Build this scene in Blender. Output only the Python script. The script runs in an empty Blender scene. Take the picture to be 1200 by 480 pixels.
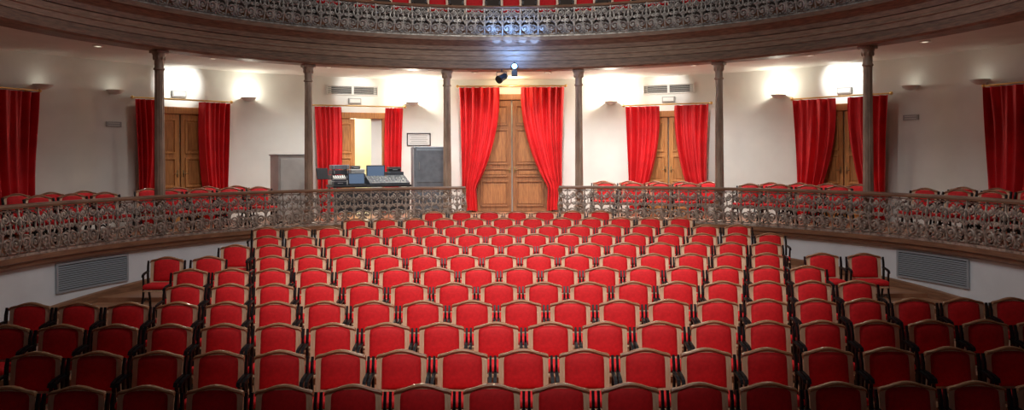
import bpy, bmesh, math, random
from mathutils import Vector, Matrix
random.seed(4)
R_=math.radians
COL=bpy.context.scene.collection
EYE=2.6; YC=9.5; RR=6.6; RW=9.3; ZP=1.32; ZS=4.44; ZU=5.05
try:
    bpy.context.scene.view_settings.view_transform='Standard'
except Exception: pass

# ---------- materials ----------
def mat(name,c1,c2=None,rough=.5,metal=0,scale=8,stretch=(1,1,1),bump=0,detail=4,sheen=0,emit=None,es=0,coat=0):
    m=bpy.data.materials.new(name); m.use_nodes=True
    nt=m.node_tree; b=nt.nodes['Principled BSDF']
    b.inputs['Roughness'].default_value=rough; b.inputs['Metallic'].default_value=metal
    b.inputs['Base Color'].default_value=(*c1,1)
    if sheen:
        b.inputs['Sheen Weight'].default_value=sheen; b.inputs['Sheen Tint'].default_value=(1,.25,.2,1)
    if coat: b.inputs['Coat Weight'].default_value=coat
    if c2 or bump:
        tc=nt.nodes.new('ShaderNodeTexCoord'); mp=nt.nodes.new('ShaderNodeMapping'); mp.inputs['Scale'].default_value=stretch
        nz=nt.nodes.new('ShaderNodeTexNoise'); nz.inputs['Scale'].default_value=scale; nz.inputs['Detail'].default_value=detail
        nt.links.new(tc.outputs['Object'],mp.inputs['Vector']); nt.links.new(mp.outputs['Vector'],nz.inputs['Vector'])
        if c2:
            r=nt.nodes.new('ShaderNodeValToRGB'); r.color_ramp.elements[0].position=.35; r.color_ramp.elements[1].position=.65
            r.color_ramp.elements[0].color=(*c1,1); r.color_ramp.elements[1].color=(*c2,1)
            nt.links.new(nz.outputs['Fac'],r.inputs['Fac']); nt.links.new(r.outputs['Color'],b.inputs['Base Color'])
        if bump:
            bp=nt.nodes.new('ShaderNodeBump'); bp.inputs['Strength'].default_value=bump; bp.inputs['Distance'].default_value=.01
            nt.links.new(nz.outputs['Fac'],bp.inputs['Height']); nt.links.new(bp.outputs['Normal'],b.inputs['Normal'])
    if emit:
        b.inputs['Emission Color'].default_value=(*emit,1); b.inputs['Emission Strength'].default_value=es
    return m
M={}
M['velvet']=mat('red_velvet',(.62,.003,.008),(.74,.006,.013),.75,scale=30,bump=.15,sheen=.1)
M['curtain']=mat('red_curtain',(.58,.004,.010),(.72,.009,.016),.6,scale=3,bump=.05,sheen=.15)
M['wood_seat']=mat('seat_wood',(.84,.60,.40),(.70,.44,.26),.42,scale=6,stretch=(8,8,1),coat=.25)
M['wood_crest']=mat('crest_wood',(.42,.20,.09),(.22,.09,.042),.42,scale=7,stretch=(1,6,6),coat=.15,detail=7)
M['iron_black']=mat('black_iron',(.006,.006,.008),None,.4,.3)
M['wall']=mat('plaster_wall',(.84,.85,.80),(.79,.80,.755),.85,scale=2,bump=.05)
M['lowwall']=mat('plaster_low',(.78,.81,.84),(.70,.73,.76),.85,scale=2,bump=.05)
M['soffit']=mat('soffit_plaster',(.84,.84,.79),(.78,.78,.73),.8,scale=2)
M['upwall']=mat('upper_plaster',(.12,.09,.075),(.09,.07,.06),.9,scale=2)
M['floor']=mat('floor_wood',(.46,.22,.12),(.30,.135,.07),.4,scale=3,stretch=(1,9,1),bump=.05)
M['fascia']=mat('painted_fascia',(.29,.175,.115),(.15,.09,.06),.5,scale=6,stretch=(1,1,10),detail=9)
M['fascia2']=mat('fascia_light',(.37,.25,.17),(.21,.135,.09),.5,scale=6,stretch=(1,1,10),detail=9)
M['trimwood']=mat('trim_wood',(.30,.15,.08),(.19,.09,.05),.4,scale=4,stretch=(1,1,9))
M['door']=mat('door_wood',(.66,.30,.09),(.47,.20,.06),.5,scale=4,stretch=(9,9,1))
M['doorin']=mat('door_panel_wood',(.57,.25,.075),(.39,.155,.045),.5,scale=4,stretch=(9,9,1))
M['door_old']=mat('old_door_wood',(.36,.15,.052),(.20,.078,.03),.5,scale=5,stretch=(9,9,1),detail=8)
M['doorin_old']=mat('old_door_panel_wood',(.44,.19,.065),(.27,.11,.042),.5,scale=5,stretch=(9,9,1),detail=8)
M['column']=mat('column_iron',(.42,.30,.22),(.24,.165,.12),.45,.05,scale=9,stretch=(1,1,.3),bump=.1)
M['railiron']=mat('cast_iron',(.56,.48,.41),(.19,.15,.125),.4,.3,scale=14,bump=.2)
M['railiron2']=mat('upper_cast_iron',(.58,.54,.49),(.22,.195,.175),.4,.3,scale=14,bump=.2)
M['handrail']=mat('handrail_wood',(.30,.17,.10),(.19,.105,.065),.35,scale=4,stretch=(1,1,5),coat=.2)
M['brass']=mat('brass',(.75,.50,.18),None,.3,.9)
M['oldbrass']=mat('dull_brass',(.30,.19,.08),None,.5,.7)
M['white']=mat('white_enamel',(.75,.74,.7),None,.5)
M['greyplate']=mat('grey_plate',(.38,.38,.36),None,.5)
M['grille']=mat('grey_grille',(.34,.37,.40),None,.5,.1)
M['dark']=mat('dark_slot',(.02,.02,.02),None,.8)
M['casegrey']=mat('case_grey',(.60,.60,.57),(.52,.52,.50),.5,scale=5)
M['alu']=mat('aluminium',(.5,.52,.55),None,.35,.8)
M['blackplastic']=mat('black_plastic',(.012,.013,.016),None,.45)
M['darkcase']=mat('dark_case',(.20,.23,.265),(.15,.175,.205),.5,scale=8)
M['console']=mat('console_grey',(.06,.068,.082),(.04,.048,.06),.5,scale=8)
M['paper']=mat('paper',(.7,.7,.68),None,.7)
M['led']=mat('blue_led',(.1,.3,.8),None,.4,emit=(.2,.5,1),es=4)
M['screen']=mat('screen_glow',(.05,.08,.12),None,.3,emit=(.35,.5,.8),es=.2)
M['lens']=mat('blue_lens',(.4,.6,1),None,.2,emit=(.20,.45,1),es=8)
M['bulb']=mat('warm_diffuser',(1,.95,.85),None,.3,emit=(1,.9,.7),es=1.5)
M['bulbdim']=mat('dim_diffuser',(1,.95,.85),None,.3,emit=(1,.9,.75),es=2)
M['room']=mat('cream_room',(.80,.77,.62),(.74,.71,.56),.8,scale=2)

# ---------- helpers ----------
def fin(bm,name,m,parent=None,smooth=False,loc=None,rz=0,rot=None):
    bmesh.ops.recalc_face_normals(bm,faces=bm.faces[:])
    me=bpy.data.meshes.new(name); bm.to_mesh(me); bm.free()
    if smooth:
        for p in me.polygons: p.use_smooth=True
        try: me.set_sharp_from_angle(angle=R_(40))
        except Exception: pass
    me.materials.append(M[m])
    o=bpy.data.objects.new(name,me); COL.objects.link(o)
    if parent: o.parent=parent
    if loc: o.location=loc
    o.rotation_euler=rot if rot else (0,0,rz)
    return o
def B(): return bmesh.new()
def box(bm,c,s,bev=0,rx=0,ry=0,rz=0,seg=2):
    r=bmesh.ops.create_cube(bm,size=1)
    vs=r['verts']
    bmesh.ops.scale(bm,vec=s,verts=vs)
    if bev:
        es=list({e for v in vs for e in v.link_edges})
        r2=bmesh.ops.bevel(bm,geom=es,offset=bev,segments=seg,affect='EDGES',profile=.5)
        vs=list({v for f in r2['faces'] for v in f.verts}|{v for v in vs if v.is_valid})
    mt=Matrix.Translation(c)@Matrix.Rotation(rz,4,'Z')@Matrix.Rotation(ry,4,'Y')@Matrix.Rotation(rx,4,'X')
    bmesh.ops.transform(bm,matrix=mt,verts=vs)
def tube(bm,pts,r,n=6,caps=True):
    pts=[Vector(p) for p in pts]; rings=[]
    up=None
    for i,p in enumerate(pts):
        t=(pts[min(i+1,len(pts)-1)]-pts[max(i-1,0)])
        if t.length<1e-9: t=Vector((0,0,1))
        t.normalize()
        if up is None:
            up=Vector((0,1,0)) if abs(t.y)<.9 else Vector((1,0,0))
        a=t.cross(up)
        if a.length<1e-6: a=t.orthogonal()
        a.normalize(); b=a.cross(t).normalized(); up=b
        rr=r[i] if isinstance(r,(list,tuple)) else r
        rings.append([bm.verts.new(p+(a*math.cos(k*2*math.pi/n)+b*math.sin(k*2*math.pi/n))*rr) for k in range(n)])
    for i in range(len(rings)-1):
        for k in range(n):
            bm.faces.new((rings[i][k],rings[i][(k+1)%n],rings[i+1][(k+1)%n],rings[i+1][k]))
    if caps:
        bm.faces.new(rings[0]); bm.faces.new(rings[-1])
def lathe(bm,prof,n=16,c=(0,0,0),flute=0):
    rings=[]
    for r,z in prof:
        ring=[]
        for k in range(n):
            rr=r*(1-(flute if k%2 else 0))
            a=2*math.pi*k/n
            ring.append(bm.verts.new((c[0]+rr*math.cos(a),c[1]+rr*math.sin(a),c[2]+z)))
        rings.append(ring)
    for i in range(len(rings)-1):
        for k in range(n):
            bm.faces.new((rings[i][k],rings[i][(k+1)%n],rings[i+1][(k+1)%n],rings[i+1][k]))
    bm.faces.new(rings[0]); bm.faces.new(rings[-1])
def prism_xz(bm,outl,y0,y1,lean=0,zl=0):
    f=[bm.verts.new((x,y0+(z-zl)*lean,z)) for x,z in outl]; b=[bm.verts.new((x,y1+(z-zl)*lean,z)) for x,z in outl]
    n=len(outl)
    bm.faces.new(f); bm.faces.new(b)
    for i in range(n): bm.faces.new((f[i],f[(i+1)%n],b[(i+1)%n],b[i]))
def ribbon_yz(bm,path,w,x0,x1):
    L=[];Rr=[]
    P=[Vector((0,y,z)) for y,z in path]
    for i,p in enumerate(P):
        t=(P[min(i+1,len(P)-1)]-P[max(i-1,0)]).normalized()
        nn=Vector((0,-t.z,t.y)); ww=w[i] if isinstance(w,(list,tuple)) else w
        L.append(p+nn*ww/2); Rr.append(p-nn*ww/2)
    q=[]
    for x in (x0,x1):
        q.append(([bm.verts.new((x,v.y,v.z)) for v in L],[bm.verts.new((x,v.y,v.z)) for v in Rr]))
    (l0,r0),(l1,r1)=q
    for i in range(len(P)-1):
        bm.faces.new((l0[i],l0[i+1],r0[i+1],r0[i])); bm.faces.new((l1[i],l1[i+1],r1[i+1],r1[i]))
        bm.faces.new((l0[i],l0[i+1],l1[i+1],l1[i])); bm.faces.new((r0[i],r0[i+1],r1[i+1],r1[i]))
    for i in (0,-1): bm.faces.new((l0[i],r0[i],r1[i],l1[i]))
def arcv(r,a,z): return (r*math.sin(R_(a)),YC+r*math.cos(R_(a)),z)
def arc(bm,prof,a0,a1,n,closed=True):
    rings=[]
    for i in range(n+1):
        a=a0+(a1-a0)*i/n
        rings.append([bm.verts.new(arcv(r,a,z)) for r,z in prof])
    m=len(prof)
    for i in range(n):
        for k in range(m if closed else m-1):
            bm.faces.new((rings[i][k],rings[i][(k+1)%m],rings[i+1][(k+1)%m],rings[i+1][k]))
    if closed: bm.faces.new(rings[0]); bm.faces.new(rings[-1])
def rect(r0,r1,z0,z1): return [(r0,z0),(r1,z0),(r1,z1),(r0,z1)]
def tag(o,label,cat,group=None):
    o['label']=label; o['category']=cat
    if group: o['group']=group
    return o
def struct(o,label=None):
    o['kind']='structure'
    if label: o['label']=label
    return o
def empty(name,loc=(0,0,0),rz=0):
    o=bpy.data.objects.new(name,None); COL.objects.link(o); o.location=loc; o.rotation_euler=(0,0,rz); o.empty_display_size=.1
    return o
KC={}
def reg(root):
    KC[root.name]=[(c,list(c.children)) for c in root.children]
def dup(root):
    r=root.copy(); COL.objects.link(r)
    for ch,gs in KC[root.name]:
        c=ch.copy(); COL.objects.link(c); c.parent=r
        for g in gs:
            d=g.copy(); COL.objects.link(d); d.parent=c
    return r
def wp(a,r,z): 
    return Vector(arcv(r,a,z))

# ---------- setting ----------
DS=[6.2+.85*i for i in range(12)]
def fz(y): return .07+.08*(y-6.2)
bm=B()
for i,d in enumerate(DS):
    z=fz(d); y0=d-.43; y1=d+.42
    if i==0: y0=.5
    if i==11: y1=17.2
    for_top=[(-7.4,y0),(7.4,y0),(7.4,y1),(-7.4,y1)]
    t=[bm.verts.new((x,y,z)) for x,y in for_top]; b_=[bm.verts.new((x,y,-.4)) for x,y in for_top]
    bm.faces.new(t); bm.faces.new(b_)
    for k in range(4): bm.faces.new((t[k],t[(k+1)%4],b_[(k+1)%4],b_[k]))
struct(fin(bm,'floor','floor'))
bm=B()
AO=8.3
arc(bm,rect(6.58,RW,ZP-.14,ZP),-112,-AO,50); arc(bm,rect(6.58,RW,ZP-.14,ZP),AO,112,50); arc(bm,rect(7.75,RW,ZP-.14,ZP),-AO,AO,8)
struct(fin(bm,'floor.001','floor'),'raised wooden platform floor behind the lower balustrade')
for s,nm in ((-1,'left'),(1,'right')):
    bm=B(); arc(bm,rect(6.62,6.75,-.35,ZP-.141),s*AO,s*112,60)
    struct(fin(bm,'wall_'+nm,'lowwall',smooth=True))
    bm=B()
    rings=[]
    n=60
    for i in range(n+1):
        a=s*(AO+(112-AO)*i/n); y=YC+6.6*math.cos(R_(a)); z=fz(min(max(y,5.8),15.8))
        rings.append([bm.verts.new(arcv(r,a,zz)) for r,zz in ((6.585,z-.06),(6.585,z+.10),(6.60,z+.12),(6.619,z+.12),(6.619,z-.06))])
    for i in range(n):
        for k in range(5): bm.faces.new((rings[i][k],rings[i][(k+1)%5],rings[i+1][(k+1)%5],rings[i+1][k]))
    struct(fin(bm,'baseboard_'+nm,'trimwood'))
    bm=B(); arc(bm,[(6.56,1.17),(6.53,1.20),(6.53,1.24),(6.48,1.27),(6.48,1.335),(6.575,1.335),(6.575,1.17)],s*AO,s*112,60)
    struct(fin(bm,'trim_'+('1' if s<0 else '2'),'trimwood'))
HOLE=(-23.6,-20.6)
angs=sorted(set([-112+i*2 for i in range(113)]+list(HOLE)))
bm=B()
zs=[ZP-.1,ZP,3.55,4.6]
vv={}
def gv(i,j):
    if (i,j) not in vv: vv[(i,j)]=bm.verts.new(arcv(RW,angs[i],zs[j]))
    return vv[(i,j)]
for i in range(len(angs)-1):
    for j in range(3):
        am=(angs[i]+angs[i+1])/2
        if j==1 and HOLE[0]<am<HOLE[1]: continue
        bm.faces.new((gv(i,j),gv(i+1,j),gv(i+1,j+1),gv(i,j+1)))
struct(fin(bm,'wall_back','wall',smooth=True))
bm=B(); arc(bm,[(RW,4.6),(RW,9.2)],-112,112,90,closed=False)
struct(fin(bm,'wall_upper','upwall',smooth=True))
bm=B(); arc(bm,rect(6.66,RW,4.47,4.6),-112,112,90)
struct(fin(bm,'ceiling','soffit',smooth=True),'pale ceiling under the upper balcony')
bm=B(); arc(bm,[(6.7,4.9),(RW,4.9),(RW,ZU+.3),(6.95,ZU+.3),(6.95,ZU),(6.7,ZU)],-112,112,90)
struct(fin(bm,'floor.002','floor'),'floor of the upper balcony')
bm=B(); 
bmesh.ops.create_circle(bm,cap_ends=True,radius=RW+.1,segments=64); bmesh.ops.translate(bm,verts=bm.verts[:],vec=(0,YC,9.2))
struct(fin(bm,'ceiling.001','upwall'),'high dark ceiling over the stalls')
# fascia mouldings
bm=B(); arc(bm,[(6.9,4.40),(6.54,4.40),(6.50,4.43),(6.50,4.50),(6.54,4.51),(6.54,4.58),(6.9,4.58)],-112,112,110)
struct(fin(bm,'trim_3','fascia'),'lower moulding of the upper balcony front')
bm=B(); arc(bm,[(6.69,4.585),(6.525,4.585),(6.515,4.67),(6.495,4.68),(6.495,4.70),(6.515,4.71),(6.50,4.78),(6.69,4.78)],-112,112,110)
struct(fin(bm,'trim_4','fascia2'),'broad band of the upper balcony front')
bm=B(); arc(bm,[(6.69,4.79),(6.48,4.79),(6.47,4.87),(6.42,4.91),(6.37,4.95),(6.33,4.97),(6.33,5.045),(6.69,5.045)],-112,112,110)
struct(fin(bm,'trim_5','fascia'),'projecting cornice of the upper balcony front')
# entrance steps
st=tag(empty('entrance_steps',(0,16,fz(DS[11])+.001)),'short wooden steps through the gap in the balustrade to the curtained entrance','steps')
for k in range(4):
    bm=B(); h=.115*(k+1); box(bm,(0,.17+k*.3,h/2),(1.8,.298,h),bev=.006)
    fin(bm,'step','floor',st)

# ---------- railing panels ----------
def spiral(cx,cz,r0,r1,t0,t1,n=14):
    return [(cx+(r0+(r1-r0)*i/n)*math.cos(t0+(t1-t0)*i/n),cz+(r0+(r1-r0)*i/n)*math.sin(t0+(t1-t0)*i/n)) for i in range(n+1)]
def railpanel(w,h,bel,r=.008,seed=0):
    bm=B()
    def bf(z):
        s=min(max(z/h,0),1); return bel*math.sin(math.pi*s**.8)
    def T(p2,rr=r,n=6): tube(bm,[(x,-bf(z),z) for x,z in p2],rr,n)
    def leaf(px,pz,dx,dz,tilt=0):
        v=bmesh.ops.create_icosphere(bm,subdivisions=1,radius=1)['verts']
        bmesh.ops.scale(bm,vec=(dx,.015,dz),verts=v)
        if tilt: bmesh.ops.rotate(bm,verts=v,cent=(0,0,0),matrix=Matrix.Rotation(tilt,3,'Y'))
        bmesh.ops.translate(bm,verts=v,vec=(px,-bf(pz)-.006,pz))
    T([(0,h*i/10) for i in range(11)],[r*q for q in (2,1.4,1.1,1.6,2.2,1.2,1.2,2.2,1.1,1.4,2)])
    for s in (-1,1):
        T([(s*w*.5,h*i/8) for i in range(9)],[r*.45*q for q in (2,1.3,1.3,2,2.6,2,1.3,1.3,2)])
        T(spiral(s*w*.25,h*.25,w*.23,w*.03,-math.pi/2,(-math.pi/2)+s*3.1*math.pi,22),[r*(1.5-.3*i/22) for i in range(23)])
        T(spiral(s*w*.27,h*.78,w*.17,w*.03,math.pi/2,(math.pi/2)-s*3.1*math.pi,20),[r*(1.3-.3*i/20) for i in range(21)])
        T(spiral(s*w*.38,h*.53,w*.10,w*.02,0 if s<0 else math.pi,(0 if s<0 else math.pi)+s*2.6*math.pi,14),r*1.0)
        T([(s*w*(.02+.2*math.sin(math.pi*q)),h*(.40+.42*q)) for q in [i/8 for i in range(9)]],r*1.0)
        T([(s*w*(.5-.12*math.sin(math.pi*q)),h*(.02+.4*q)) for q in [i/6 for i in range(7)]],r*.8)
        for (cx,cz,dx,dz,t) in ((.25,.25,.026,.022,0),(.27,.78,.022,.02,0),(.14,.50,.034,.013,.6),(.5,.13,.016,.03,0),(.5,.88,.016,.03,0),(.26,.53,.013,.03,.4),(.12,.07,.03,.014,-.5),(.40,.06,.03,.014,.5),(.12,.93,.03,.013,.5),(.42,.93,.028,.013,-.5),(.42,.38,.028,.014,.7),(.44,.67,.026,.013,-.6),(.1,.66,.014,.026,.3),(.08,.3,.013,.026,-.3)):
            leaf(s*cx*w,cz*h,dx,dz,s*t)
    for k in range(6):
        a=k*math.pi/3; leaf(.030*math.cos(a),h*.52+.030*math.sin(a),.017,.017)
    v=bmesh.ops.create_icosphere(bm,subdivisions=1,radius=.018)['verts']; bmesh.ops.translate(bm,verts=v,vec=(0,-bf(h*.52)-.016,h*.52))
    for z in (h*.04,h*.96):
        T([(-w*.5+w*i/8,z) for i in range(9)],r*.8)
    return bm
def balustrade(name,label,a0,a1,rad,z0,z1,bel,m,hand,handm,width=.35,r=.008,newel=None,ht=.05):
    root=tag(empty(name,tuple(wp(0,rad,z0))),label,'railing')
    off=-Vector(root.location)
    def add(bm,nm,mm,sm=True):
        bmesh.ops.translate(bm,verts=bm.verts[:],vec=off); return fin(bm,nm,mm,root,smooth=sm)
    n=max(2,int(abs(a1-a0)*1.0))
    bm=B(); arc(bm,[(rad-hand,z1-ht),(rad-hand-.012,z1-ht/2),(rad-hand,z1),(rad+hand,z1),(rad+hand+.012,z1-ht/2),(rad+hand,z1-ht)],a0,a1,n); add(bm,'handrail',handm)
    bm=B(); arc(bm,rect(rad-.03,rad+.03,z0,z0+.035),a0,a1,n); add(bm,'bottom_rail',m)
    dist=R_(abs(a1-a0))*rad; k=int(dist/width); w=dist/k; h=z1-ht-z0-.035
    base=None
    for i in range(k):
        a=a0+(a1-a0)*(i+.5)/k
        if base is None: o=fin(railpanel(w,h,bel,r),'scroll_panel',m,root,smooth=True); base=o
        else: o=base.copy(); COL.objects.link(o)
        o.location=wp(a,rad,z0+.035)+off; o.rotation_euler=(0,0,-R_(a))
    if newel is not None:
        bm=B(); H=z1-z0
        lathe(bm,[(.05,0),(.05,.06),(.035,.08),(.05,.2),(.065,.3),(.04,.42),(.032,.5),(.045,H-.08),(.05,H-.05)],12,tuple(wp(newel,rad,z0)))
        add(bm,'newel_post',handm)
    return root
balustrade('balustrade','ornate cast iron scrollwork balustrade left of the central entrance, below the sound desk',-8.4,-100,6.53,1.336,2.03,.05,'railiron',.05,'handrail',newel=-8.6,r=.0122,width=.34,ht=.06)
balustrade('balustrade','ornate cast iron scrollwork balustrade right of the central entrance',8.4,100,6.53,1.336,2.03,.05,'railiron',.05,'handrail',newel=8.6,r=.0122,width=.34,ht=.06)
balustrade('balcony_railing','silvery cast iron scrollwork railing along the upper balcony front at the top',-75,75,6.42,5.047,5.68,.06,'railiron2',.04,'handrail',width=.36,r=.013)

# ---------- columns ----------
cl={-59.6:'farthest left of the six brown fluted iron columns',-35.3:'brown fluted iron column between the grey cabinet and the left doors',-11.4:'brown fluted iron column left of the central red curtains',
    11.8:'brown fluted iron column right of the central red curtains',36.0:'brown fluted iron column, second to the right of the central curtains',60.2:'farthest right of the six brown fluted iron columns'}
proto=None
for a,l in cl.items():
    if proto is None:
        proto=empty('column')
        bm=B(); H=4.40-ZP-.002
        lathe(bm,[(.078,.30),(.084,.5),(.080,1.3),(.070,H-.32)],24,flute=.08); fin(bm,'shaft','column',proto,smooth=False)
        bm=B(); lathe(bm,[(.12,0),(.12,.1),(.105,.12),(.11,.16),(.092,.2),(.092,.28),(.1,.295),(.092,.31)],20); fin(bm,'base','column',proto,smooth=True)
        bm=B(); lathe(bm,[(.07,H-.33),(.088,H-.32),(.088,H-.30),(.072,H-.28),(.075,H-.16),(.085,H-.12),(.11,H-.06),(.11,H-.05)],20); box(bm,(0,0,H-.025),(.22,.22,.048),bev=.006)
        for k in range(8):
            t=k*math.pi/4; v=bmesh.ops.create_icosphere(bm,subdivisions=1,radius=1)['verts']
            bmesh.ops.scale(bm,vec=(.02,.02,.05),verts=v); bmesh.ops.translate(bm,verts=v,vec=(.084*math.cos(t),.084*math.sin(t),H-.12))
        fin(bm,'capital','column',proto,smooth=True); reg(proto); o=proto
    else: o=dup(proto)
    o.location=wp(a,6.72,ZP); o.rotation_euler=(0,0,-R_(a)); tag(o,l,'column','columns holding up the balcony')

# ---------- doors ----------
def doorset(n,a,W,H,label,open_right=False):
    big=H>2.6; md,mi=('door_old','doorin_old') if big else ('door','doorin')
    root=struct(empty('door_%d'%n,tuple(wp(a,RW-.075 if W<1 else RW-.1,ZP+.001)),-R_(a)),label)
    bm=B()
    for s in (-1,1): box(bm,(s*(W+.06),.0,H/2),(.12,.10,H),bev=.01)
    box(bm,(0,0,H+.07),(2*W+.3,.11,.14),bev=.012)
    fin(bm,'door_frame',md,root)
    for s in (-1,1):
        if open_right and s==1: continue
        bm=B(); box(bm,(0,0,H/2),(W-.03,.045,H-.01),bev=.006)
        ph=[(.12,.62),(.74,1.3),(1.42,H-.12)] if not big else [(.14,.72),(.84,1.02),(1.14,1.95),(2.07,H-.14)]
        for z0,z1 in ph:
            for xx in (-1,1): box(bm,(xx*(W/2-.11),-.03,(z0+z1)/2),(.035,.035,z1-z0),bev=.006)
            for zz in (z0,z1): box(bm,(0,-.03,zz),(W-.19,.035,.035),bev=.006)
        leaf=fin(bm,'door_leaf',md,root,loc=(s*W/2,.01,0))
        bm=B()
        for z0,z1 in ph: box(bm,(0,-.026,(z0+z1)/2),(W-.32,.014,z1-z0-.10),bev=.005)
        fin(bm,'door_panel',mi,leaf)
        bm=B(); tube(bm,[(-s*(W/2-.06),-.025,1.0),(-s*(W/2-.06),-.06,1.0),(-s*(W/2-.14),-.06,1.0)],.008,8)
        box(bm,(-s*(W/2-.06),-.028,1.0),(.03,.01,.14),bev=.003)
        fin(bm,'door_handle','oldbrass',leaf,smooth=True)
    return root
doorset(1,0,.85,2.66,'tall weathered brown double doors at the central entrance')
DA=[(-70,5,None),(-46.6,2,None),(-22.9,3,1),(22.9,4,None),(46.6,6,None),(70,7,None)]
dl={-70:'wooden double doors at the far left edge',-46.6:'wooden double doors between the two far left columns',-22.9:'half open wooden doors behind the sound desk',
    22.9:'wooden double doors right of the central entrance',46.6:'wooden double doors behind the farthest right column',70:'wooden double doors at the far right edge'}
for a,n,op in DA: doorset(n,a,.62,2.2,dl[a],bool(op))
bm=B()
rr=bmesh.ops.create_cube(bm,size=1)['verts']; bmesh.ops.scale(bm,vec=(2.4,2.0,2.6),verts=rr)
for f in list(bm.faces):
    if f.calc_center_median().y<-.9: bm.faces.remove(f)
bmesh.ops.translate(bm,verts=bm.verts[:],vec=(0,1.0,1.3))
struct(fin(bm,'wall_backroom','room',loc=tuple(wp(-22.1,RW+.06,ZP-.01)),rz=R_(22.1)),'cream lit room seen through the half open door')

# ---------- curtains ----------
def curtain(a,s,W,w0,wb,ztop,zbot,label,folds=8,seed=0,r=RW-.27):
    rnd=random.Random(seed); bm=B(); NU,NV=folds*12,28
    H=ztop-zbot; grid=[]
    ph=rnd.random()*6; ph2=rnd.random()*6; ph3=rnd.random()*6
    for j in range(NV+1):
        v=j/NV; q=min(v/.80,1)
        w=wb+(w0-wb)*max(0,math.cos(math.pi/2*q))**.85 if q<1 else wb
        if v>.8: w+=(v-.8)*.12
        sh=.06*math.sin(min(v,.8)/.8*math.pi/2)
        row=[]
        for i in range(NU+1):
            u=i/NU
            x=s*(W-sh-u*w)
            amp=.052+.03*math.sin(u*7+ph2+v*2)
            y=-amp*math.sin(u*folds*2*math.pi+1.5*math.sin(u*5+ph)+ph+.8*math.sin(v*2.2+u*3+ph3))-.016*math.sin(u*folds*3.3*math.pi+v*4+ph2)
            z=ztop-H*v+ (.03*math.sin(u*3.1) if j==NV else 0)
            row.append(bm.verts.new((x,y,z-zbot)))
        grid.append(row)
    for j in range(NV):
        for i in range(NU):
            bm.faces.new((grid[j][i],grid[j][i+1],grid[j+1][i+1],grid[j+1][i]))
    o=fin(bm,'curtain','curtain',loc=tuple(wp(a,r,zbot)),rz=-R_(a))
    for p in o.data.polygons: p.use_smooth=True
    return tag(o,label,'curtain','red curtains at the doorways')
def rod(a,W,z,label,r=RW-.27):
    root=tag(empty('curtain_rod',tuple(wp(a,r,z)),-R_(a)),label,'curtain rod')
    bm=B(); tube(bm,[(-W,0,0),(W,0,0)],.016,10); fin(bm,'rod','brass',root,smooth=True)
    for s in (-1,1):
        bm=B(); v=bmesh.ops.create_icosphere(bm,subdivisions=2,radius=.035)['verts']; bmesh.ops.translate(bm,verts=v,vec=(s*(W+.02),0,0))
        fin(bm,'finial','brass',root,smooth=True)
        bm=B(); box(bm,(s*(W-.08),.13,0),(.02,.25,.02),bev=.003)
        fin(bm,'bracket','brass',root)
curtain(0,-1,1.24,.95,.34,4.27,ZP+.02,'tall red velvet curtain on the left of the central entrance',6,1)
curtain(0,1,1.24,1.02,.34,4.27,ZP+.02,'tall red velvet curtain on the right of the central entrance',6,2)
rod(0,1.26,4.30,'brass curtain rod above the tall central doors')
side={-46.6:('hanging left of the far left double doors','hanging right of the far left double doors',.42,.62,.30,.45),
 -22.9:('hanging left of the half open door behind the sound desk','hanging right of the half open door behind the sound desk',.60,.42,.5,.38),
 22.9:('hanging left of the doors right of the central entrance','hanging right of the doors, second pair right of the centre',.78,.78,.40,.40),
 46.6:('hanging left of the doors behind the farthest right column','hanging beside the farthest right column, right of its doors',.85,.80,.45,.45)}
for a,(l1,l2,w1,w2,b1,b2) in side.items():
    Wr=1.07 if a==-22.9 else .95
    curtain(a,-1,.95,w1,b1,3.77,ZP+.02,'red curtain '+l1,5,int(a)+3); curtain(a,1,Wr,w2,b2,3.77,ZP+.02,'red curtain '+l2,5,int(a)+9)
    rod(a,Wr+.03,3.80,{-46.6:'brass curtain rod over the far left double doors',-22.9:'brass curtain rod over the half open door',22.9:'brass curtain rod over the doors right of centre',46.6:'brass curtain rod over the far right double doors'}[a])
curtain(-70,1,.95,.8,.7,3.77,ZP+.02,'red curtain cut by the left edge of the view',5,31); rod(-70,.98,3.80,'brass curtain rod at the left edge')
curtain(70,-1,.95,.8,.7,3.77,ZP+.02,'red curtain cut by the right edge of the view',5,32); rod(70,.98,3.80,'brass curtain rod at the right edge')

# ---------- lights & wall fixtures ----------
def light(kind,loc,power,color=(1,1,1),size=.1,rot=None,target=None,spot=None,blend=.5):
    l=bpy.data.lights.new('lamp',kind); l.energy=power; l.color=color
    if kind=='AREA': l.size=size
    else: l.shadow_soft_size=size
    if kind=='SPOT': l.spot_size=R_(spot); l.spot_blend=blend
    o=bpy.data.objects.new(kind.lower()+'_lamp',l); COL.objects.link(o); o.location=loc
    if target is not None: o.rotation_euler=(Vector(target)-Vector(loc)).to_track_quat('-Z','Y').to_euler()
    return o
sc={-63:('leftmost white bowl wall light beside the left edge curtain',.3),-54.7:('white bowl wall light left of the far left doors',.4),-37.8:('white bowl wall light above the grey cabinet',10),-14.7:('bright white bowl wall light left of the central curtains',52),
 14.7:('bright white bowl wall light right of the central curtains',52),38.3:('white bowl wall light between the two pairs of right doors',15),55:('white bowl wall light right of the far right doors',.4),63:('rightmost white bowl wall light beside the right edge curtain',.3)}
proto=None
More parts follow.
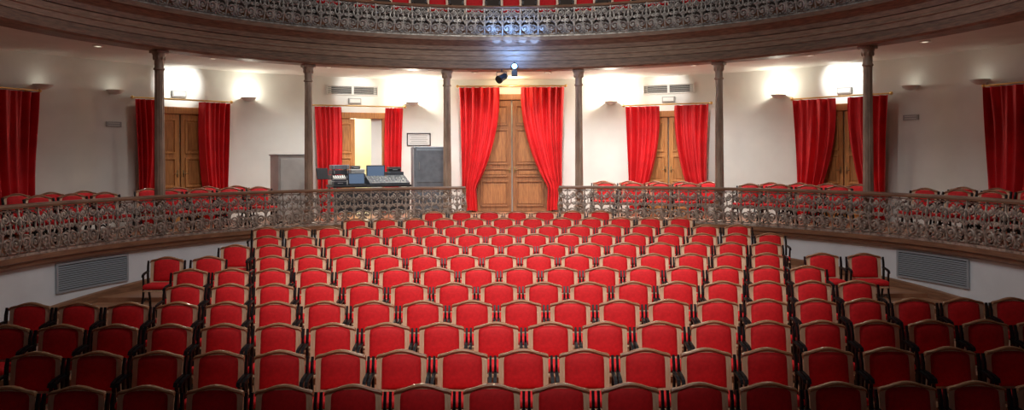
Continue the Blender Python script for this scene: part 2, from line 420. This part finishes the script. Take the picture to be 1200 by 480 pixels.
for a,(l,p) in sc.items():
    if proto is None:
        o=empty('wall_sconce'); proto=o
        bm=B(); lathe(bm,[(.02,-.085),(.08,-.07),(.13,-.04),(.165,0),(.155,.0),(.12,-.035),(.05,-.06)],20,(0,-.14,0))
        for v in bm.verts:
            if v.co.y>.0: v.co.y=0
        fin(bm,'bowl','white',o,smooth=True)
        bm=B(); box(bm,(0,-.012,-.03),(.08,.02,.10),bev=.004); fin(bm,'wall_plate','white',o)
        bm=B(); v=bmesh.ops.create_icosphere(bm,subdivisions=2,radius=.03)['verts']; bmesh.ops.translate(bm,verts=v,vec=(0,-.13,-.03)); fin(bm,'bulb','bulbdim',o,smooth=True)
        reg(o)
    else: o=dup(proto)
    o.location=wp(a,RW-.003,3.92); o.rotation_euler=(0,0,-R_(a)); tag(o,l,'wall light','bowl wall lights')
    light('POINT',tuple(wp(a,RW-.2,4.03)),p,(1,.93,.78),.05)
for a,l in ((-46.6,'small grey box lamp above the far left doors'),(-22.9,'small grey box lamp above the half open door'),(22.9,'small grey box lamp above the doors right of centre'),(46.6,'small grey box lamp above the far right doors')):
    o=tag(empty('emergency_lamp',tuple(wp(a,RW-.003,3.93)),-R_(a)),l,'emergency lamp','box lamps above the doors')
    bm=B(); box(bm,(0,-.03,0),(.30,.06,.13),bev=.012); fin(bm,'housing','greyplate',o)
    bm=B(); box(bm,(0,-.064,0),(.24,.008,.08),bev=.003); fin(bm,'diffuser','white',o)
    light('SPOT',tuple(wp(a,RW-.9,4.3)),60 if abs(a)>30 else 26,(1,.98,.94),.05,target=tuple(wp(a,RW,4.15)),spot=66,blend=.5)
for a,l in ((-23.2,'white slotted air vent high on the wall behind the sound desk'),(22.9,'grey slotted air vent high above the doors right of centre')):
    o=tag(empty('air_vent',tuple(wp(a,RW-.003,4.17)),-R_(a)),l,'air vent','high wall vents')
    bm=B()
    for s in (-1,1):
        box(bm,(s*.58,-.02,0),(.03,.04,.22),bev=.004); box(bm,(0,-.02,s*.1),(1.19,.04,.025),bev=.004)
    box(bm,(0,-.02,0),(.05,.04,.2)); fin(bm,'frame','white',o)
    bm=B(); box(bm,(0,-.006,0),(1.14,.008,.19)); fin(bm,'backing','dark',o)
    bm=B()
    for k in range(5): box(bm,(0,-.02,-.07+k*.035),(1.13,.02,.012),rx=.5)
    fin(bm,'slats','greyplate',o)
for a,z,l in ((-54.5,3.28,'small grey notice plate on the left wall'),(54.6,3.33,'small grey notice plate on the right wall')):
    o=tag(empty('wall_plate',tuple(wp(a,RW-.003,z)),-R_(a)),l,'wall plate')
    bm=B(); box(bm,(0,-.01,0),(.30,.018,.10),bev=.004); fin(bm,'plate','greyplate',o)
    bm=B()
    for k in range(2): box(bm,(0,-.021,-.02+k*.04),(.22,.004,.012))
    fin(bm,'stripe','white',o)
proto=None
for k,(a,r) in enumerate([(-64,7.5),(-48,7.4),(-30,7.4),(-19,7.3),(-6,7.6),(6,7.6),(19,7.3),(30,7.4),(48,7.4),(64,7.5)]):
    if proto is None:
        o=empty('downlight'); proto=o
        bm=B(); lathe(bm,[(.085,0),(.085,-.015),(.06,-.02),(.055,-.004)],20); fin(bm,'ring','white',o,smooth=True)
        bm=B(); lathe(bm,[(.05,-.005),(.05,-.012)],16); fin(bm,'lens','bulb',o); reg(o)
    else: o=dup(proto)
    o.location=wp(a,r,4.469)
    side_='left' if a<0 else 'right'
    tag(o,['small round ceiling downlight nearest the '+side_+' side of the centre','second round ceiling downlight '+side_+' of the centre','third round ceiling downlight '+side_+' of the centre','fourth round ceiling downlight '+side_+' of the centre','fifth round ceiling downlight '+side_+' of the centre'][4-k if a<0 else k-5],'downlight','downlights under the balcony')
    pw={0:2,9:2,1:28,8:28,2:150,7:150,3:250,6:250,4:200,5:200}[k]
    light('SPOT',tuple(wp(a,r,4.44)),pw,(.97,.98,1) if pw<10 else (1,.98,.94),.06,target=tuple(wp(a,r+.7,0)),spot=135,blend=.7)
light('POINT',tuple(wp(-22.1,RW+1.0,3.4)),60,(1,.90,.68),.1)
for s,l in ((-1,'long grey louvred vent in the low wall at left'),(1,'long grey louvred vent in the low wall at right')):
    am=71*s; o=tag(empty('floor_vent',tuple(wp(am,6.6,.74))),l,'air vent','low wall vents'); off=-Vector(o.location)
    def add(bm,nm,mm):
        bmesh.ops.translate(bm,verts=bm.verts[:],vec=off); return fin(bm,nm,mm,o)
    d=5.6
    bm=B(); arc(bm,rect(6.59,6.618,.72,.75),am-d,am+d,12); arc(bm,rect(6.59,6.618,1.11,1.14),am-d,am+d,12); arc(bm,rect(6.59,6.618,.75,1.11),am-d,am-d+.3,1); arc(bm,rect(6.59,6.618,.75,1.11),am+d-.3,am+d,1); add(bm,'frame','grille')
    bm=B(); arc(bm,rect(6.614,6.619,.75,1.11),am-d+.3,am+d-.3,12); add(bm,'backing','dark')
    bm=B()
    for k in range(11): z=.772+k*.031; arc(bm,[(6.593,z-.009),(6.612,z+.007),(6.612,z+.012),(6.593,z-.004)],am-d+.3,am+d-.3,12)
    add(bm,'louvres','grille')

# ---------- seats ----------
def make_seat(H,name='theatre_seat'):
    root=empty(name); k=H-.742
    lean=.12; zl=.40
    half=[(.224,.36),(.224,.664+k),(.220,.680+k),(.20,.690+k),(.165,.696+k),(.13,.705+k),(.09,.719+k),(.045,.730+k),(0,.734+k)]
    outl=half+[(-x,z) for x,z in half[-2::-1]]
    bm=B(); prism_xz(bm,outl,.0,.022,lean,zl); fin(bm,'back_panel','wood_seat',root)
    top=[p for p in outl if p[1]>.664+k-.001]
    n=len(top); bm=B(); L=[]
    for (x,z) in top:
        y=(z-zl)*lean; ht=.019
        L.append([bm.verts.new(q) for q in ((x*1.02,y-.014,z-ht),(x*1.02,y-.02,z-ht*.4),(x*1.02,y-.012,z+.003),(x*1.02,y+.024,z+.003),(x*1.02,y+.026,z-ht))])
    for i in range(n-1):
        for j in range(5): bm.faces.new((L[i][j],L[i][(j+1)%5],L[i+1][(j+1)%5],L[i+1][j]))
    bm.faces.new(L[0]); bm.faces.new(L[-1]); fin(bm,'crest_rail','wood_crest',root,smooth=True)
    bm=B(); N=12; g=[]
    for j in range(N+1):
        v=-1+2*j/N; row=[]
        for i in range(N+1):
            u=-1+2*i/N
            u2=math.copysign(1-(1-abs(u))**1.6,u); v2=math.copysign(1-(1-abs(v))**1.6,v)
            zt=.697+k-.018*u2*u2-.018*u2**8; zb=.39
            z=zb+(v2+1)/2*(zt-zb); x=u2*(.178-.006*max(0,v2)**6)
            dpt=.034*(max(0,1-abs(u2)**3)**.5)*(max(0,1-abs(v2)**3)**.5)
            row.append(bm.verts.new((x,(z-zl)*lean-.001-dpt,z)))
        g.append(row)
    for j in range(N):
        for i in range(N): bm.faces.new((g[j][i],g[j][i+1],g[j+1][i+1],g[j+1][i]))
    fin(bm,'back_cushion','velvet',root,smooth=True)
    bm=B(); box(bm,(0,-.195,.352),(.41,.33,.07),bev=.028,seg=3,rx=-.04)
    for v in bm.verts:
        if v.co.z>.37: v.co.z+=.012*max(0,1-(v.co.x/.2)**2)
    fin(bm,'seat_cushion','velvet',root,smooth=True)
    bm=B(); box(bm,(0,-.19,.304),(.40,.31,.022),bev=.005); fin(bm,'seat_board','wood_seat',root)
    for s in (-1,1):
        bm=B(); x0,x1=s*.243,s*.264
        ribbon_yz(bm,[(.09,.0),(.07,.15),(.01,.33),(.0,.5),(.010,.60+k),(.03,.680+k)],[.04,.03,.04,.04,.04,.025],x0,x1)
        ribbon_yz(bm,[(-.26,.0),(-.24,.08),(-.18,.2),(-.16,.32),(-.17,.42),(-.18,.495)],[.04,.026,.028,.035,.025,.025],x0,x1)
        ribbon_yz(bm,[(.06,.29),(-.08,.27),(-.18,.28)],[.03,.04,.03],x0,x1)
        ribbon_yz(bm,[(.085,.1),(-.1,.16),(-.22,.12)],[.02,.025,.02],x0,x1)
        fin(bm,'side_frame','iron_black',root)
        bm=B(); ribbon_yz(bm,[(.02,.535),(-.06,.528),(-.13,.52),(-.19,.503),(-.205,.475)],[.018,.02,.022,.022,.014],s*.238,s*.268)
        fin(bm,'armrest','iron_black',root)
    reg(root); return root
ORD=['first','second','third','fourth','fifth','sixth','seventh','eighth','ninth','tenth','eleventh','twelfth','thirteenth','fourteenth','fifteenth','sixteenth','seventeenth','eighteenth','nineteenth','twentieth','twenty-first','twenty-second','twenty-third']
EXT=[4.22,4.75,5.3,5.62,4.3,4.4,3.9,4.45,4.6,4.35,3.1,1.9]
seatA=make_seat(.742); used=False; P=.55
for i,d in enumerate(DS):
    off=-.31 if i%2==0 else .17
    xs=[(k+off)*P for k in range(-14,15) if abs((k+off)*P-.03)<=EXT[i]]
    pos=[(x,d-(.012*x*x if i>=8 else 0),0) for x in xs]
    if i==6:
        for x,dy,rz in ((-4.95,-.09,5),(-4.37,-.04,3),(4.46,-.04,-3),(5.04,-.09,-5)):
            pos.append((x,d+dy,R_(rz)))
        pos.sort()
    for j,(x,y,rz) in enumerate(pos):
        if not used: o=seatA; used=True
        else: o=dup(seatA)
        o.location=(x,y,fz(d)+.001); o.rotation_euler=(0,0,rz)
        if y<d-.15: o.location.y=d-.15
        rowname='front row' if i==0 else ('back row' if i==11 else ORD[i]+' row counting from the front')
        tag(o,'red velvet wooden seat, %s from left, stalls %s'%(ORD[j],rowname),'theatre seat','red theatre seats in the stalls')
seatB=make_seat(.77); used=False
blocks=[(-76,-60,'far left platform block'),(-56.5,-39,'platform block by the left doors'),(12.5,32,'platform block right of the entrance'),(36.2,54.5,'platform block by the far right doors'),(61.5,76,'far right platform block')]
for a0,a1,bn in blocks:
    for ri,(r,rn) in enumerate(((7.4,'front'),(8.25,'back'))):
        st_=math.degrees(.58/r)
        n=int((a1-a0)/st_+.3); 
        for j in range(n):
            a=(a0+a1)/2+(j-(n-1)/2)*st_
            if not used: o=seatB; used=True
            else: o=dup(seatB)
            o.location=wp(a,r,ZP+.001); o.rotation_euler=(0,0,-R_(a))
            tag(o,'red wooden seat, %s from left, %s row, %s'%(ORD[j],rn,bn),'theatre seat','red seats behind the balustrade')
n=11
for j in range(n):
    a=(j-(n-1)/2)*math.degrees(.80/7.5); o=dup(seatB); o.location=wp(a,7.4,ZU+.301); o.rotation_euler=(0,0,-R_(a))
    tag(o,'red upper balcony seat behind the high railing, %s from left'%ORD[j],'theatre seat','red seats on the upper balcony')

# ---------- sound booth ----------
def at(px,dep,z): return Vector(((px-600)/919*dep,dep,z))
def face(o,p):
    a=math.degrees(math.atan2(p.x,p.y-YC)); o.rotation_euler=(0,0,-R_(a))
p=at(340,15.9,ZP+.001); o=tag(empty('equipment_cabinet',tuple(p)),'pale grey metal equipment cabinet at the left end of the sound booth','cabinet'); face(o,p)
bm=B(); box(bm,(0,0,.70),(.66,.5,1.30),bev=.01); fin(bm,'body','casegrey',o)
bm=B(); box(bm,(0,0,1.365),(.70,.54,.03),bev=.008); fin(bm,'lid','alu',o)
bm=B(); box(bm,(0,-.26,.70),(.58,.02,1.18),bev=.006); dr=fin(bm,'door','casegrey',o)
bm=B(); tube(bm,[(.22,-.27,.8),(.22,-.30,.8),(.22,-.30,.95),(.22,-.27,.95)],.008,6); fin(bm,'handle','alu',dr)
for sx in (-1,1):
    for sy in (-1,1):
        bm=B(); box(bm,(sx*.27,sy*.2,.025),(.06,.06,.05),bev=.008); fin(bm,'foot','blackplastic',o)
p=at(502,16.9,ZP+.001); o=tag(empty('rack_case',tuple(p)),'tall blue grey rack case beside the column left of centre','rack'); face(o,p)
bm=B(); box(bm,(0,0,.78),(.70,.5,1.5),bev=.02); fin(bm,'case','darkcase',o)
bm=B(); box(bm,(.0,-.256,1.12),(.58,.02,.70),bev=.01); dr=fin(bm,'door','darkcase',o)
bm=B(); tube(bm,[(-.23,-.266,1.05),(-.23,-.29,1.05),(-.23,-.29,1.2),(-.23,-.266,1.2)],.008,6); fin(bm,'handle','alu',dr)
bm=B()
for sx in (-1,1):
    for z in (.05,1.52): box(bm,(sx*.335,-.235,z),(.05,.05,.05),bev=.01)
    box(bm,(sx*.345,-.245,.78),(.016,.02,1.4))
fin(bm,'corner_edging','alu',o)
for sx in (-1,1):
    for sy in (-1,1):
        bm=B(); lathe(bm,[(.03,0),(.03,.03)],10,(sx*.22,sy*.15,0)); fin(bm,'foot','blackplastic',o)
p=at(432,16.35,ZP+.001); tb=tag(empty('sound_desk_table',tuple(p)),'long dark table carrying the sound equipment behind the balustrade','table'); face(tb,p)
bm=B(); box(bm,(0,0,.72),(1.62,.8,.04),bev=.008); fin(bm,'table_top','blackplastic',tb)
bm=B(); box(bm,(0,-.36,.44),(1.56,.012,.5),bev=.003); fin(bm,'modesty_panel','console',tb)
for sx in (-1,1):
    for sy in (-1,1):
        bm=B(); box(bm,(sx*.76,sy*.32,.35),(.05,.05,.70),bev=.005); fin(bm,'leg','alu',tb)
tz=ZP+.742; rot=tb.rotation_euler[2]
def ont(x,y,z=0): return Vector(p)+Matrix.Rotation(rot,3,'Z')@Vector((x,y,0))+Vector((0,0,tz+z-p.z))
def slope(y): return .04+(y+.24)/.42*.14
o=tag(empty('mixing_console',tuple(ont(.36,-.14)),rot),'dark sloping mixing console with rows of knobs and faders on the table','mixing console')
bm=B(); prof=[(-.24,0),(.20,0),(.20,.16),(.18,.18),(-.24,.04)]
f=[bm.verts.new((-.42,y,z)) for y,z in prof]; b2=[bm.verts.new((.42,y,z)) for y,z in prof]; bm.faces.new(f); bm.faces.new(b2)
for i in range(5): bm.faces.new((f[i],f[(i+1)%5],b2[(i+1)%5],b2[i]))
fin(bm,'chassis','console',o)
kb=None
for i in range(12):
    for j in range(3):
        if kb is None:
            bm=B(); lathe(bm,[(.011,0),(.009,.02)],8); kb=fin(bm,'knob','greyplate',o); c=kb
        else: c=kb.copy(); COL.objects.link(c)
        y=.02+j*.055; c.location=(-.38+i*.069,y,slope(y))
fc=None
for i in range(12):
    y=-.16+random.random()*.12
    if fc is None:
        bm=B(); box(bm,(0,0,0),(.018,.028,.018),rx=.34); fc=fin(bm,'fader_cap','alu',o); c=fc
    else: c=fc.copy(); COL.objects.link(c)
    c.location=(-.38+i*.069,y,slope(y)+.01)
o=tag(empty('laptop',tuple(ont(-.28,-.24)),rot),'open dark laptop on the sound desk, left of the mixing console','laptop')
bm=B(); box(bm,(0,0,.01),(.34,.24,.018),bev=.004); fin(bm,'keyboard_base','blackplastic',o)
bm=B(); box(bm,(0,.13,.13),(.34,.012,.23),bev=.004,rx=-.2); sl=fin(bm,'screen_lid','blackplastic',o)
bm=B(); box(bm,(0,.122,.13),(.31,.004,.20),rx=-.2); fin(bm,'screen','screen',sl)
o=tag(empty('monitor',tuple(ont(.20,.22)),rot),'flat black monitor on the sound desk behind the console','monitor')
bm=B(); lathe(bm,[(.08,0),(.08,.012),(.02,.02),(.015,.14)],16); fin(bm,'stand','blackplastic',o)
bm=B(); box(bm,(0,0,.27),(.40,.03,.26),bev=.006); sc_=fin(bm,'bezel','blackplastic',o)
bm=B(); box(bm,(0,-.017,.27),(.36,.004,.22)); fin(bm,'screen','screen',sc_)
for k,l in enumerate(('lowest silver amplifier unit in the stack on the sound desk','second amplifier unit from the desk, with blue lights','third amplifier unit up, dark, in the desk stack','top blue grey amplifier unit of the stack on the desk')):
    o=tag(empty('amplifier',tuple(ont(-.60+.01*k,.2,k*.104)),rot+.04*(k%3)),l,'amplifier','amplifier units')
    bm=B(); box(bm,(0,0,.055),(.36,.3,.09),bev=.006); fin(bm,'housing',('casegrey','console','console','darkcase')[k],o)
    if k==1:
        bm=B()
        for i in range(3): box(bm,(-.08+.08*i,-.153,.055),(.02,.006,.016))
        fin(bm,'indicator_light','led',o)
    for sx in (-1,1):
        bm=B(); box(bm,(sx*.14,-.16,.055),(.015,.02,.06),bev=.003); fin(bm,'handle','alu',o)
        bm=B(); box(bm,(sx*.12,0,.005),(.03,.2,.01)); fin(bm,'foot','blackplastic',o)
for (x,y,z,w,d_,h,mm,l) in ((-.22,.2,0,.34,.28,.22,'console','dark equipment case standing on the desk beside the amplifiers'),(-.21,.2,.222,.28,.24,.10,'casegrey','small pale equipment case stacked on the dark one'),(.60,.24,0,.36,.26,.26,'console','dark equipment case behind the right end of the console'),(.60,.24,.262,.26,.2,.10,'blackplastic','flat black box on the case at the right desk end'),(-.24,.2,.324,.18,.16,.07,'blackplastic','tiny black box topping the pale case in the desk stack'),(-.66,-.24,0,.26,.2,.12,'console','low dark equipment box at the front left corner of the desk')):
    o=tag(empty('equipment_case',tuple(ont(x,y,z)),rot+.03),l,'case','equipment cases on the desk')
    bm=B(); box(bm,(0,0,h/2),(w,d_,h),bev=.008); fin(bm,'shell',mm,o)
    bm=B(); box(bm,(0,0,h*.7),(w+.008,d_+.008,.012)); fin(bm,'edging','alu',o)
    bm=B(); tube(bm,[(-.05,-d_/2,h*.4),(-.05,-d_/2-.02,h*.4),(.05,-d_/2-.02,h*.4),(.05,-d_/2,h*.4)],.006,6); fin(bm,'handle','alu',o)
o=tag(empty('small_mixer',tuple(ont(-.66,-.24,.122)),rot-.05),'small pale mixer box on the front left corner of the desk','small mixer')
bm=B(); prof=[(-.09,0),(.09,0),(.09,.08),(-.09,.03)]
f=[bm.verts.new((-.12,y,z)) for y,z in prof]; b2=[bm.verts.new((.12,y,z)) for y,z in prof]; bm.faces.new(f); bm.faces.new(b2)
for i in range(4): bm.faces.new((f[i],f[(i+1)%4],b2[(i+1)%4],b2[i]))
fin(bm,'chassis','casegrey',o)
kb=None
for i in range(5):
    for j in range(2):
        if kb is None:
            bm=B(); lathe(bm,[(.010,0),(.008,.018)],8); kb=fin(bm,'knob','blackplastic',o); c=kb
        else: c=kb.copy(); COL.objects.link(c)
        y=-.04+j*.08; c.location=(-.09+i*.045,y,.03+(y+.09)/.18*.05)
p2=at(377,15.9,ZP+.001); o=tag(empty('music_stand',tuple(p2)),'black music stand between the grey cabinet and the sound desk','music stand'); face(o,p2)
bm=B(); tube(bm,[(0,0,.12),(0,0,.9)],.011,8); fin(bm,'pole','blackplastic',o)
for k in range(3):
    t=k*2.094; bm=B(); tube(bm,[(0,0,.22),(.16*math.cos(t),.16*math.sin(t),.012)],.01,6); fin(bm,'leg','blackplastic',o)
bm=B(); box(bm,(0,-.03,.98),(.24,.015,.24),bev=.004,rx=-.35); fin(bm,'tray','blackplastic',o)
o=tag(empty('framed_notice',tuple(wp(-13.7,RW-.003,3.05)),R_(13.7)),'framed white notice on the wall above the rack case','notice')
bm=B(); 
for s in (-1,1): box(bm,(s*.27,-.014,0),(.02,.026,.30),bev=.003); box(bm,(0,-.014,s*.14),(.56,.026,.02),bev=.003)
fin(bm,'frame','blackplastic',o)
bm=B(); box(bm,(0,-.006,0),(.52,.008,.26)); fin(bm,'sheet','paper',o)
bm=B()
for k in range(5): box(bm,(0,-.0115,-.09+k*.045),(.42-.06*(k%2),.002,.014))
fin(bm,'print','greyplate',o)

# ---------- spotlights at the centre of the balcony front ----------
o=tag(empty('stage_spotlight',(-.20,15.88,4.22)),'black stage spotlight hanging under the balcony above the central entrance','stage light')
S=.72
bm=B()
lathe(bm,[(.06*S,-.2*S),(.09*S,-.17*S),(.095*S,.08*S),(.115*S,.1*S),(.115*S,.15*S),(.1*S,.15*S)],16)
bmesh.ops.rotate(bm,verts=bm.verts[:],cent=(0,0,0),matrix=Matrix.Rotation(R_(115),3,'X')); bmesh.ops.rotate(bm,verts=bm.verts[:],cent=(0,0,0),matrix=Matrix.Rotation(R_(-40),3,'Z'))
fin(bm,'housing','blackplastic',o,smooth=True)
bm=B(); tube(bm,[(-.10,0,0),(-.10,0,.12),(.10,0,.12),(.10,0,0)],.010,6); tube(bm,[(-.11,0,0),(.11,0,0)],.011,6); fin(bm,'yoke','blackplastic',o)
bm=B(); tube(bm,[(0,0,.12),(0,.04,.179)],.013,8); fin(bm,'hanger','blackplastic',o)
o=tag(empty('led_spotlight',(.06,15.92,4.46)),'small glaring blue spotlight fixed to the balcony front at centre','stage light')
bm=B(); lathe(bm,[(.05,-.08),(.07,-.05),(.075,.0),(.065,.01)],16); bmesh.ops.rotate(bm,verts=bm.verts[:],cent=(0,0,0),matrix=Matrix.Rotation(R_(80),3,'X')); fin(bm,'housing','blackplastic',o,smooth=True)
bm=B(); lathe(bm,[(.062,.0),(.05,.014),(.015,.02)],16); bmesh.ops.rotate(bm,verts=bm.verts[:],cent=(0,0,0),matrix=Matrix.Rotation(R_(80),3,'X')); fin(bm,'lens','lens',o,smooth=True)
bm=B(); tube(bm,[(0,.03,.05),(0,.03,.10)],.01,6); tube(bm,[(0,.0,.09),(0,.06,.09)],.012,6); fin(bm,'bracket','blackplastic',o)
bm=B(); box(bm,(0,.03,-.14),(.12,.1,.12),bev=.01); fin(bm,'driver_box','blackplastic',o)
light('POINT',(.06,15.5,4.60),20,(.16,.40,1),.03)
for dx in (-.62,-.2,.28,.7):
    light('SPOT',(.06+dx*.1,15.55,4.30),140,(.20,.44,1),.02,target=(.06+dx*.75,15.92,5.2),spot=14,blend=.6)  # added blue beams suggesting the star-shaped glare, no fixtures of their own
light('SPOT',(.06,15.0,4.45),90,(.22,.45,1),.05,target=(.02,16.0,5.1),spot=75,blend=1)
light('POINT',(0,18.2,4.28),18,(1,.78,.46),.05)  # added warm fill without a fixture, brightens the area above the central doors

# ---------- main lights ----------
light('AREA',(0,9.5,8.8),150,(1,.96,.92),3,target=(0,10,0))
light('SPOT',(0,1.0,8.0),3000,(1,.97,.94),.5,target=(0,10.9,1.0),spot=46,blend=1)
light('SPOT',(0,8.5,9.0),1500,(1,.97,.92),.3,target=(0,10.6,.5),spot=70,blend=1)
light('SPOT',(-2.0,.5,6.5),850,(1,.98,.95),.5,target=(-.6,15,3.2),spot=42,blend=1)
light('SPOT',(2.0,.5,6.5),850,(1,.98,.95),.5,target=(.6,15,3.2),spot=42,blend=1)
light('SPOT',(0,8.0,8.6),480,(1,.95,.9),.3,target=(0,16.9,5.8),spot=60,blend=1)  # added fill to brighten the red upper balcony seats, no fixture
for s in (-1,1): light('SPOT',(s*-1.5,4.5,8.6),700,(.98,.98,1),.3,target=(s*4.9,11.9,.9),spot=34,blend=1)
w=bpy.data.worlds.new('World'); bpy.context.scene.world=w; w.use_nodes=True
w.node_tree.nodes['Background'].inputs[0].default_value=(.85,.92,1,1); w.node_tree.nodes['Background'].inputs[1].default_value=.02

# ---------- camera ----------
cam=bpy.data.cameras.new('Camera'); co=bpy.data.objects.new('Camera',cam); COL.objects.link(co)
cam.sensor_width=36; cam.lens=36*919/1200; cam.shift_y=-55/1200; cam.clip_start=.05
co.matrix_world=Matrix.Translation((0,0,EYE))@Matrix.Rotation(R_(90),4,'X')@Matrix.Rotation(R_(-.3),4,'Z')
bpy.context.scene.camera=co
